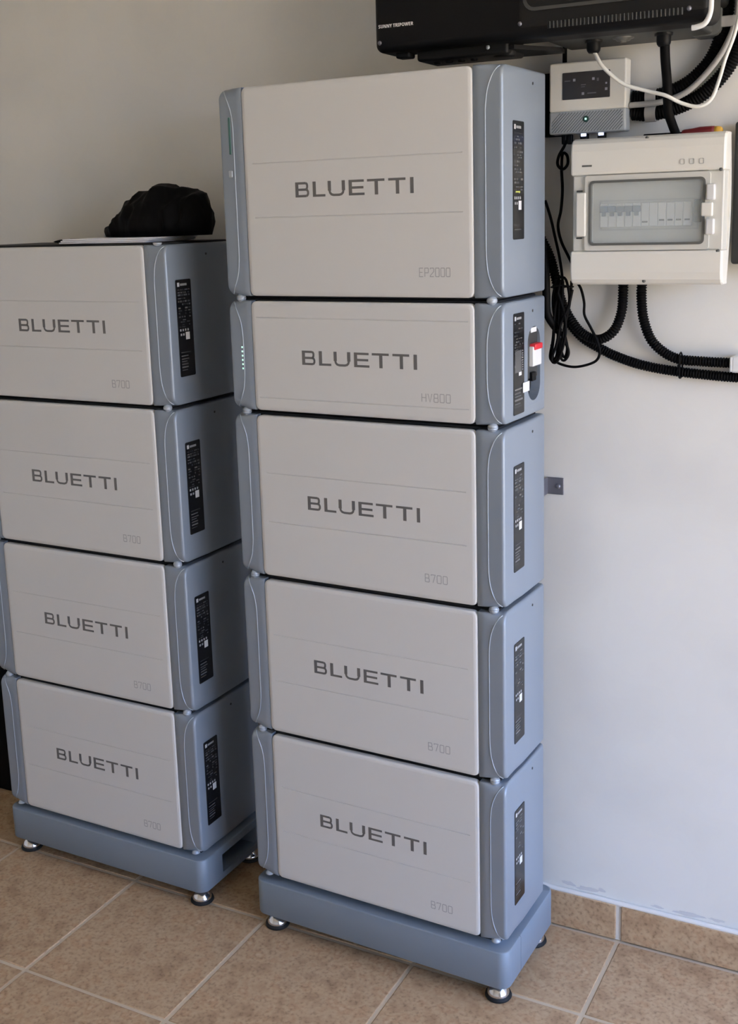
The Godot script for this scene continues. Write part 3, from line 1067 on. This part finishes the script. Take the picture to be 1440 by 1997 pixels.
# ------------------------------------------------------------------ breaker enclosure
func breaker_box() -> void:
	var t := thing("breaker_enclosure", "pale wall-mounted breaker box with a clear window door", "breaker box", Vector3(0.980, 1.519, 0.0))
	var w := 0.300
	var h := 0.288
	part("back_box", rbox(Vector3(w - 0.03, h - 0.02, 0.05), 0.006, 2, Vector3(w / 2, h / 2, 0.027)), M.enclosure_grey, t)
	# flange with a slight waist
	var fl := PackedVector2Array()
	for i in 13:
		var s := i / 12.0
		fl.append(Vector2(w - 0.002 + 0.004 * sin(PI * s), 0.002 + (h - 0.004) * s))
	for i in 13:
		var s := 1.0 - i / 12.0
		fl.append(Vector2(0.004 + 0.004 * sin(PI * s), 0.002 + (h - 0.004) * s))
	part("flange", plate(fl, 0.050, 0.062), M.enclosure, t)
	# hoods above and below the window, slightly domed
	var hood := func(ys: Array) -> ArrayMesh:
		# profile (y, z) swept along x with softened ends
		var b := MB.new()
		var rs: Array = []
		for e in [[0.0, 0.006], [0.001, 0.0025], [0.004, 0.0], [w - 0.004, 0.0], [w - 0.001, 0.0025], [w, 0.006]]:
			var ring: PackedVector3Array = []
			var cy: float = (ys[0][0] + ys[ys.size() - 1][0]) / 2
			for p in ys:
				var z: float = p[1] - e[1] if p[1] > 0.07 else p[1]
				var y: float = p[0] + signf(cy - p[0]) * e[1] * 0.4
				ring.append(Vector3(e[0], y, z))
			rs.append(ring)
		b.rings(rs, true, -1)
		return b.mesh()
	part("upper_hood", hood.call([[0.216, 0.06], [0.216, 0.104], [0.2175, 0.108], [0.222, 0.1095], [0.262, 0.110], [0.276, 0.107], [0.283, 0.101], [0.287, 0.090], [0.288, 0.06]]), M.enclosure, t)
	part("lower_hood", hood.call([[0.0, 0.06], [0.001, 0.090], [0.005, 0.101], [0.012, 0.107], [0.026, 0.110], [0.062, 0.1095], [0.0665, 0.108], [0.068, 0.104], [0.068, 0.06]]), M.enclosure, t)
	part("window_stile", rbox(Vector3(0.032, 0.149, 0.045), 0.003, 2, Vector3(0.020, 0.142, 0.080)), M.enclosure_grey, t)
	part("window_stile", rbox(Vector3(0.032, 0.149, 0.045), 0.003, 2, Vector3(w - 0.0185, 0.142, 0.080)), M.enclosure_grey, t)
	# window door: dark gasket, frame and clear pane
	var c := Vector2(0.151, 0.142)
	var fr := part("door_frame", ring_plate(rr(0.243, 0.146, 0.006, 4, c), rr(0.222, 0.122, 0.007, 4, c), 0.098, 0.1075), M.enclosure_grey, t)
	part("gasket", ring_plate(rr(0.226, 0.126, 0.009, 4, c), rr(0.217, 0.117, 0.006, 4, c), 0.099, 0.1092), M.gasket, fr)
	part("window_pane", plate(rr(0.219, 0.119, 0.006, 4, c), 0.1025, 0.105), M.pane, fr)
	# inside: cover plate with the row of breakers standing in its slot
	part("inner_plate", rbox(Vector3(0.240, 0.140, 0.006), 0.002, 1, Vector3(0.151, 0.142, 0.068)), M.enclosure, t)
	part("slot_frame", ring_plate(rr(0.196, 0.060, 0.002, 2, Vector2(0.148, 0.137)), rr(0.190, 0.054, 0.002, 2, Vector2(0.148, 0.137)), 0.071, 0.0745), M.enclosure_grey, t)
	var bm := rbox(Vector3(0.0158, 0.046, 0.012), 0.0015, 1)
	for i in 11:
		var x := 0.062 + i * 0.0164
		var br := part("circuit_breaker", bm, M.pale, t, Vector3(x, 0.137, 0.077))
		if i < 5:
			part("toggle", rbox(Vector3(0.0158, 0.012, 0.006), 0.0012, 1), M.slate, br, Vector3(0, 0.012, 0.0075))
			part("toggle_tip", rbox(Vector3(0.008, 0.009, 0.007), 0.001, 1), M.slate, br, Vector3(0, 0.003, 0.0075))
		elif i == 5:
			part("marking", rbox(Vector3(0.011, 0.003, 0.001), 0.0003, 1), M.dark_grey, br, Vector3(0, -0.014, 0.0063))
		elif i > 6:
			part("marking", rbox(Vector3(0.010, 0.0032, 0.001), 0.0003, 1), M.dark_grey, br, Vector3(0, -0.011, 0.0063))
	part("terminal_cover", rbox(Vector3(0.012, 0.044, 0.016), 0.002, 1), M.dark_grey, t, Vector3(0.2455, 0.142, 0.080))
	# hinge strip, latches, screws, small marks
	part("hinge", rbox(Vector3(0.020, 0.086, 0.010), 0.003, 2), M.enclosure, t, Vector3(0.022, 0.140, 0.1055))
	for y in [0.094, 0.186]:
		part("hinge_pin", rbox(Vector3(0.012, 0.003, 0.004), 0.001, 1), M.dark_grey, t, Vector3(0.018, y, 0.104))
	for y in [0.176, 0.112]:
		part("door_latch", rbox(Vector3(0.016, 0.030, 0.013), 0.003, 2), M.white, t, Vector3(0.2745, y, 0.1075))
	part("latch_bridge", rbox(Vector3(0.022, 0.026, 0.009), 0.003, 2), M.enclosure, t, Vector3(0.268, 0.144, 0.107))
	for p in [[0.150, 0.282, 0.100], [0.150, 0.009, 0.1035], [0.2915, 0.217, 0.106], [0.2905, 0.066, 0.106]]:
		var b := MB.new()
		b.lathe([[0.0, 0.0], [0.0034, 0.0], [0.0034, 0.0028], [0.0, 0.0028]], 12, Transform3D(Basis(Vector3.RIGHT, PI / 2), Vector3.ZERO))
		part("cover_screw", b.mesh(), M.gasket, t, Vector3(p[0], p[1], p[2]))
	part("maker_mark", rbox(Vector3(0.020, 0.0035, 0.0008), 0.0002, 1), M.gasket, t, Vector3(0.034, 0.234, 0.1098))
	for i in 3:
		part("rating_mark", ring_plate(rr(0.009, 0.010, 0.002, 2), rr(0.0075, 0.0085, 0.0015, 2), 0.0, 0.0008), M.pvc, t, Vector3(0.220 + i * 0.018, 0.234, 0.1098))

# ------------------------------------------------------------------ conduits and cables
func run(called: String, label: String, cat: String, mesh: Mesh, m: Material, group := "") -> void:
	tag(part(called, mesh, m, self), label, cat, group)

func conduits() -> void:
	run("conduit", "upper thick black corrugated conduit curving up beside the inverter", "conduit", corrugated([[1.079, 1.884, 0.022], [1.085, 1.8835, 0.022], [1.109, 1.883, 0.022], [1.147, 1.888, 0.022], [1.191, 1.906, 0.022], [1.229, 1.942, 0.022], [1.249, 1.986, 0.022], [1.257, 2.031, 0.022], [1.259, 2.086, 0.022], [1.259, 2.3, 0.022]], 0.0142), M.soft_black)
	run("conduit", "lower of the two thick black conduits in the clamp beside the display", "conduit", corrugated([[1.079, 1.854, 0.022], [1.085, 1.854, 0.022], [1.112, 1.851, 0.022], [1.158, 1.857, 0.022], [1.211, 1.878, 0.022], [1.253, 1.915, 0.022], [1.280, 1.960, 0.022], [1.292, 2.009, 0.022], [1.295, 2.063, 0.022], [1.296, 2.3, 0.022]], 0.0142), M.soft_black)
	run("grey_cable", "flat grey cable running between the two thick black conduits", "cable", cable([[1.079, 1.869, 0.038], [1.085, 1.869, 0.038], [1.139, 1.871, 0.038], [1.188, 1.886, 0.038], [1.230, 1.923, 0.038], [1.260, 1.965, 0.038], [1.277, 2.010, 0.038], [1.280, 2.055, 0.038], [1.280, 2.3, 0.038]], 0.0058), M.pvc)
	run("white_cable", "thin white cable sagging from the inverter gland", "cable", cable([[1.028, 1.985, 0.120], [1.028, 1.970, 0.120], [1.033, 1.959, 0.120], [1.048, 1.935, 0.120], [1.083, 1.904, 0.110], [1.127, 1.888, 0.100], [1.163, 1.877, 0.100], [1.191, 1.862, 0.090], [1.221, 1.854, 0.085], [1.244, 1.866, 0.080], [1.256, 1.902, 0.070], [1.264, 1.939, 0.060], [1.278, 1.979, 0.058], [1.286, 2.014, 0.058], [1.290, 2.050, 0.058], [1.291, 2.3, 0.058]], 0.0036), M.white_cable)
	run("black_cable", "stout black cable hanging from the inverter behind the breaker box", "cable", cable([[1.165, 1.990, 0.127], [1.164, 1.946, 0.115], [1.163, 1.901, 0.090], [1.162, 1.851, 0.070], [1.166, 1.828, 0.055], [1.174, 1.800, 0.040], [1.176, 1.78, 0.032]], 0.0092), M.soft_black)
	run("black_cable", "short black cable dropping behind the small display unit", "cable", cable([[0.953, 2.06, 0.060], [0.952, 2.023, 0.058], [0.947, 1.991, 0.045], [0.939, 1.959, 0.020], [0.938, 1.934, 0.012]], 0.0048), M.soft_black)
	run("conduit", "ribbed black conduit looping from the breaker box towards the stack", "conduit", corrugated([[1.068, 1.528, 0.025], [1.068, 1.495, 0.026], [1.066, 1.458, 0.030], [1.052, 1.421, 0.035], [1.022, 1.403, 0.037], [0.987, 1.414, 0.037], [0.959, 1.446, 0.037], [0.939, 1.483, 0.034], [0.926, 1.526, 0.030], [0.912, 1.574, 0.03], [0.89, 1.62, 0.035]], 0.0105), M.soft_black)
	run("conduit", "ribbed black conduit bending right from the breaker box to the white clip", "conduit", corrugated([[1.107, 1.528, 0.025], [1.106, 1.490, 0.025], [1.112, 1.443, 0.025], [1.132, 1.398, 0.025], [1.175, 1.368, 0.025], [1.231, 1.362, 0.025], [1.292, 1.361, 0.025]], 0.0105), M.soft_black)
	run("conduit", "long ribbed black conduit running right along the wall, lowest of all", "conduit", corrugated([[0.930, 1.462, 0.022], [0.950, 1.434, 0.013], [0.978, 1.404, 0.012], [1.012, 1.384, 0.012], [1.052, 1.366, 0.014], [1.107, 1.350, 0.018], [1.170, 1.340, 0.018], [1.242, 1.334, 0.018], [1.302, 1.331, 0.018], [1.45, 1.329, 0.018], [1.6, 1.329, 0.018]], 0.0105), M.soft_black)
	run("black_cable", "thin black cable with a small loop hanging under the display", "cable", cable([[0.947, 1.808, 0.036], [0.947, 1.797, 0.045], [0.937, 1.777, 0.050], [0.935, 1.760, 0.050], [0.946, 1.751, 0.050], [0.956, 1.761, 0.050], [0.954, 1.778, 0.048], [0.943, 1.782, 0.043], [0.940, 1.752, 0.040], [0.942, 1.710, 0.040], [0.939, 1.669, 0.040], [0.933, 1.638, 0.040], [0.940, 1.606, 0.040], [0.951, 1.574, 0.025], [0.962, 1.545, 0.012]], 0.0030), M.soft_black)
	run("black_cable", "thin black cable slanting down from behind the EP2000 module", "cable", cable([[0.905, 1.69, 0.040], [0.917, 1.654, 0.040], [0.926, 1.617, 0.040], [0.937, 1.570, 0.040], [0.943, 1.527, 0.040], [0.944, 1.490, 0.040]], 0.0030), M.soft_black)
	run("black_cable", "thin black cable making one wide loop below the breaker box", "cable", cable([[0.962, 1.540, 0.020], [0.968, 1.526, 0.030], [0.983, 1.508, 0.040], [0.992, 1.480, 0.046], [0.993, 1.454, 0.046], [1.008, 1.428, 0.050], [1.022, 1.402, 0.052], [1.028, 1.376, 0.052], [1.016, 1.357, 0.050], [0.976, 1.345, 0.046], [0.941, 1.349, 0.041], [0.924, 1.361, 0.040], [0.920, 1.39, 0.040]], 0.0028), M.soft_black)
	# coil of surplus cable, tied at the top
	var t := thing("cable_coil", "bundle of coiled thin black cable hanging beside the tall stack", "cable", Vector3(0.945, 1.535, 0.058))
	var coils := [
		[[-0.008, -0.007, 0], [-0.016, -0.044, 0], [-0.012, -0.087, 0], [0.002, -0.119, 0], [0.018, -0.156, 0], [0.010, -0.175, 0], [0.001, -0.168, 0], [0.004, -0.130, 0], [0.013, -0.087, 0], [0.019, -0.044, 0], [0.011, -0.007, 0], [-0.002, -0.002, 0]],
		[[0.002, -0.007, 0.006], [-0.009, -0.065, 0.006], [-0.014, -0.130, 0.006], [-0.020, -0.168, 0.006], [-0.011, -0.178, 0.006], [-0.001, -0.167, 0.006], [0.0, -0.118, 0.006], [0.005, -0.065, 0.006], [0.007, -0.01, 0.006]],
		[[0.029, -0.027, 0.012], [0.020, -0.064, 0.012], [0.005, -0.096, 0.012], [-0.004, -0.140, 0.012], [-0.015, -0.172, 0.012], [-0.006, -0.179, 0.012], [0.005, -0.161, 0.012], [0.015, -0.118, 0.012], [0.012, -0.075, 0.012], [-0.002, -0.033, 0.012]],
		[[-0.012, 0.0, -0.006], [-0.014, -0.06, -0.006], [-0.017, -0.13, -0.006], [-0.021, -0.165, -0.006], [-0.016, -0.176, -0.004], [-0.008, -0.16, -0.004], [-0.006, -0.1, -0.004], [-0.004, -0.01, -0.004]],
		[[0.022, -0.01, -0.006], [0.017, -0.06, -0.006], [0.008, -0.11, -0.004], [0.014, -0.15, -0.004], [0.008, -0.170, -0.004], [0.0, -0.150, -0.004], [-0.008, -0.09, -0.006], [-0.012, -0.02, -0.006]],
	]
	for c in coils:
		part("cable_turn", cable(c, 0.0030, 0.005, 8), M.soft_black, t)
	part("cable_tie", cable([[-0.016, -0.022, 0.014], [0.004, -0.018, 0.017], [0.024, -0.020, 0.014], [0.026, -0.022, 0.0], [0.02, -0.022, -0.010], [-0.014, -0.024, -0.010], [-0.018, -0.023, 0.0], [-0.016, -0.022, 0.014]], 0.0018, 0.004, 6), M.soft_black, t)
	# thick dark lead coming out behind the stack
	run("black_cable", "thick black cable descending close behind the tall stack", "cable", cable([[0.905, 1.62, 0.07], [0.917, 1.555, 0.074], [0.920, 1.50, 0.076], [0.9205, 1.46, 0.072], [0.930, 1.435, 0.06], [0.935, 1.420, 0.04]], 0.0085), M.soft_black)
	# clamps
	var cl := thing("pipe_clamp", "grey double clamp holding both thick conduits beside the display", "clamp", Vector3(1.118, 1.868, 0.0))
	var strap := func(cy: float) -> ArrayMesh:
		var b := MB.new()
		var rs: Array = []
		for x in [-0.0105, 0.0105]:
			var ring: PackedVector3Array = []
			for i in 13:
				var a := -PI / 2 + PI * i / 12.0
				ring.append(Vector3(x, cy + sin(a) * 0.0172, 0.022 + cos(a) * 0.0172))
			for i in 13:
				var a := PI / 2 - PI * i / 12.0
				ring.append(Vector3(x, cy + sin(a) * 0.0148, 0.022 + cos(a) * 0.0148))
			rs.append(ring)
		b.begin()
		for i in 26:
			var j := (i + 1) % 26
			b.quad(rs[0][i], rs[0][j], rs[1][j], rs[1][i], 1)
		for i in 12:
			for k in 2:
				var r: PackedVector3Array = rs[k]
				if k == 0: b.quad(r[i], r[25 - i], r[24 - i], r[i + 1], -1)
				else: b.quad(r[i + 1], r[24 - i], r[25 - i], r[i], -1)
		b.end()
		return b.mesh()
	part("strap", strap.call(0.0155), M.pvc, cl)
	part("strap", strap.call(-0.0155), M.pvc, cl)
	part("clamp_base", rbox(Vector3(0.021, 0.060, 0.006), 0.001, 1, Vector3(0, 0, 0.003)), M.pvc, cl)
	part("bolt", rbox(Vector3(0.008, 0.007, 0.036), 0.001, 1, Vector3(-0.005, 0, 0.022)), M.zinc, cl)
	var c2 := thing("pipe_clamp", "grey clamp round the conduits at the inverter's right edge", "clamp", Vector3(1.272, 2.009, 0.0))
	part("strap", rbox(Vector3(0.058, 0.020, 0.006), 0.002, 2, Vector3(0.004, 0, 0.041)), M.pvc, c2)
	part("strap_leg", rbox(Vector3(0.004, 0.020, 0.038), 0.001, 1, Vector3(-0.026, 0, 0.021)), M.pvc, c2)
	part("strap_leg", rbox(Vector3(0.004, 0.020, 0.038), 0.001, 1, Vector3(0.044, 0, 0.021)), M.pvc, c2)
	var wc := thing("conduit_clip", "white plastic clip at the end of the ribbed conduit", "clip", Vector3(1.312, 1.3595, 0.0))
	part("clip_body", rbox(Vector3(0.042, 0.033, 0.040), 0.004, 2, Vector3(0, 0, 0.0205)), M.pale, wc)
	part("clip_collar", rbox(Vector3(0.006, 0.030, 0.036), 0.002, 2, Vector3(-0.0215, 0, 0.0225)), M.white, wc)
	var tie := thing("cable_tie", "black tie holding the two ribbed conduits together", "cable tie", Vector3(1.188, 1.352, 0.022))
	part("tie_band", cable([[0, 0.027, 0], [0, 0.022, 0.0125], [0, 0.0, 0.0135], [0, -0.022, 0.0105], [0, -0.0255, -0.004], [0, -0.020, -0.016], [0, 0.0, -0.0175], [0, 0.02, -0.010], [0, 0.027, 0]], 0.0017, 0.003, 6), M.soft_black, tie)
	part("tie_head", rbox(Vector3(0.006, 0.006, 0.005), 0.001, 1, Vector3(0, 0.001, 0.0155)), M.soft_black, tie)

func small_things() -> void:
	# metal wall bracket behind the stack
	var t := thing("wall_bracket", "small grey metal bracket joining the stack to the wall", "bracket", Vector3(0.906, 1.054, 0.0))
	part("wall_leaf", rbox(Vector3(0.040, 0.038, 0.004), 0.0015, 2, Vector3(0.011, 0.019, 0.0025)), M.zinc, t)
	part("arm_leaf", rbox(Vector3(0.004, 0.038, 0.112), 0.0015, 2, Vector3(-0.007, 0.019, 0.0575)), M.zinc, t)
	var b := MB.new()
	b.lathe([[0.0, 0.0], [0.006, 0.0], [0.005, 0.003], [0.0, 0.004]], 12, Transform3D(Basis(Vector3.RIGHT, PI / 2), Vector3.ZERO))
	part("bolt", b.mesh(), M.zinc, t, Vector3(0.019, 0.019, 0.0045))
	# screwdriver lying on the breaker box
	var s := thing("screwdriver", "red screwdriver with a yellow end lying on the breaker box", "screwdriver", Vector3(1.215, 1.8092, 0.030), 0.03)
	var lay := Transform3D(Basis(Vector3.FORWARD, PI / 2), Vector3.ZERO)
	b = MB.new()
	b.lathe([[0.0, -0.034], [0.006, -0.034], [0.0075, -0.030], [0.0088, -0.015], [0.0112, 0.0], [0.0116, 0.022], [0.0112, 0.028], [0.0, 0.028]], 10, lay)
	part("handle", b.mesh(), M.red, s)
	b = MB.new()
	b.lathe([[0.0, 0.028], [0.0110, 0.028], [0.0108, 0.034], [0.0095, 0.040], [0.006, 0.043], [0.0, 0.044]], 12, lay)
	part("end_cap", b.mesh(), M.yellow, s)
	b = MB.new()
	b.lathe([[0.0, -0.110], [0.0030, -0.108], [0.0034, -0.034], [0.0, -0.033]], 10, lay)
	part("shank", b.mesh(), M.black, s)
	# dark wall cabinet at the right edge
	var k := thing("wall_cabinet", "dark grey wall box half hidden behind the breaker box", "cabinet", Vector3(1.297, 1.556, 0.0))
	part("cabinet_body", rbox(Vector3(0.26, 0.27, 0.030), 0.006, 3, Vector3(0.114, 0.135, 0.016)), M.dark_grey, k)
	part("cabinet_door", rbox(Vector3(0.24, 0.285, 0.014), 0.005, 3, Vector3(0.130, 0.128, 0.040)), M.dark_grey, k)
	# pale cable on the floor behind the stacks
	run("floor_cable", "thin pale cable on the floor in the gap between the stacks", "cable", cable([[-0.08, 0.004, 0.040], [0.02, 0.004, 0.058], [0.088, 0.004, 0.060], [0.16, 0.004, 0.052], [0.26, 0.004, 0.045]], 0.0035), M.white_cable)
	# added board that makes the area beyond the left stack black
	var db := thing("added_dark_board", "added black board filling the dark area left of the shorter stack", "board", Vector3(-0.93, 0.001, 0.045))
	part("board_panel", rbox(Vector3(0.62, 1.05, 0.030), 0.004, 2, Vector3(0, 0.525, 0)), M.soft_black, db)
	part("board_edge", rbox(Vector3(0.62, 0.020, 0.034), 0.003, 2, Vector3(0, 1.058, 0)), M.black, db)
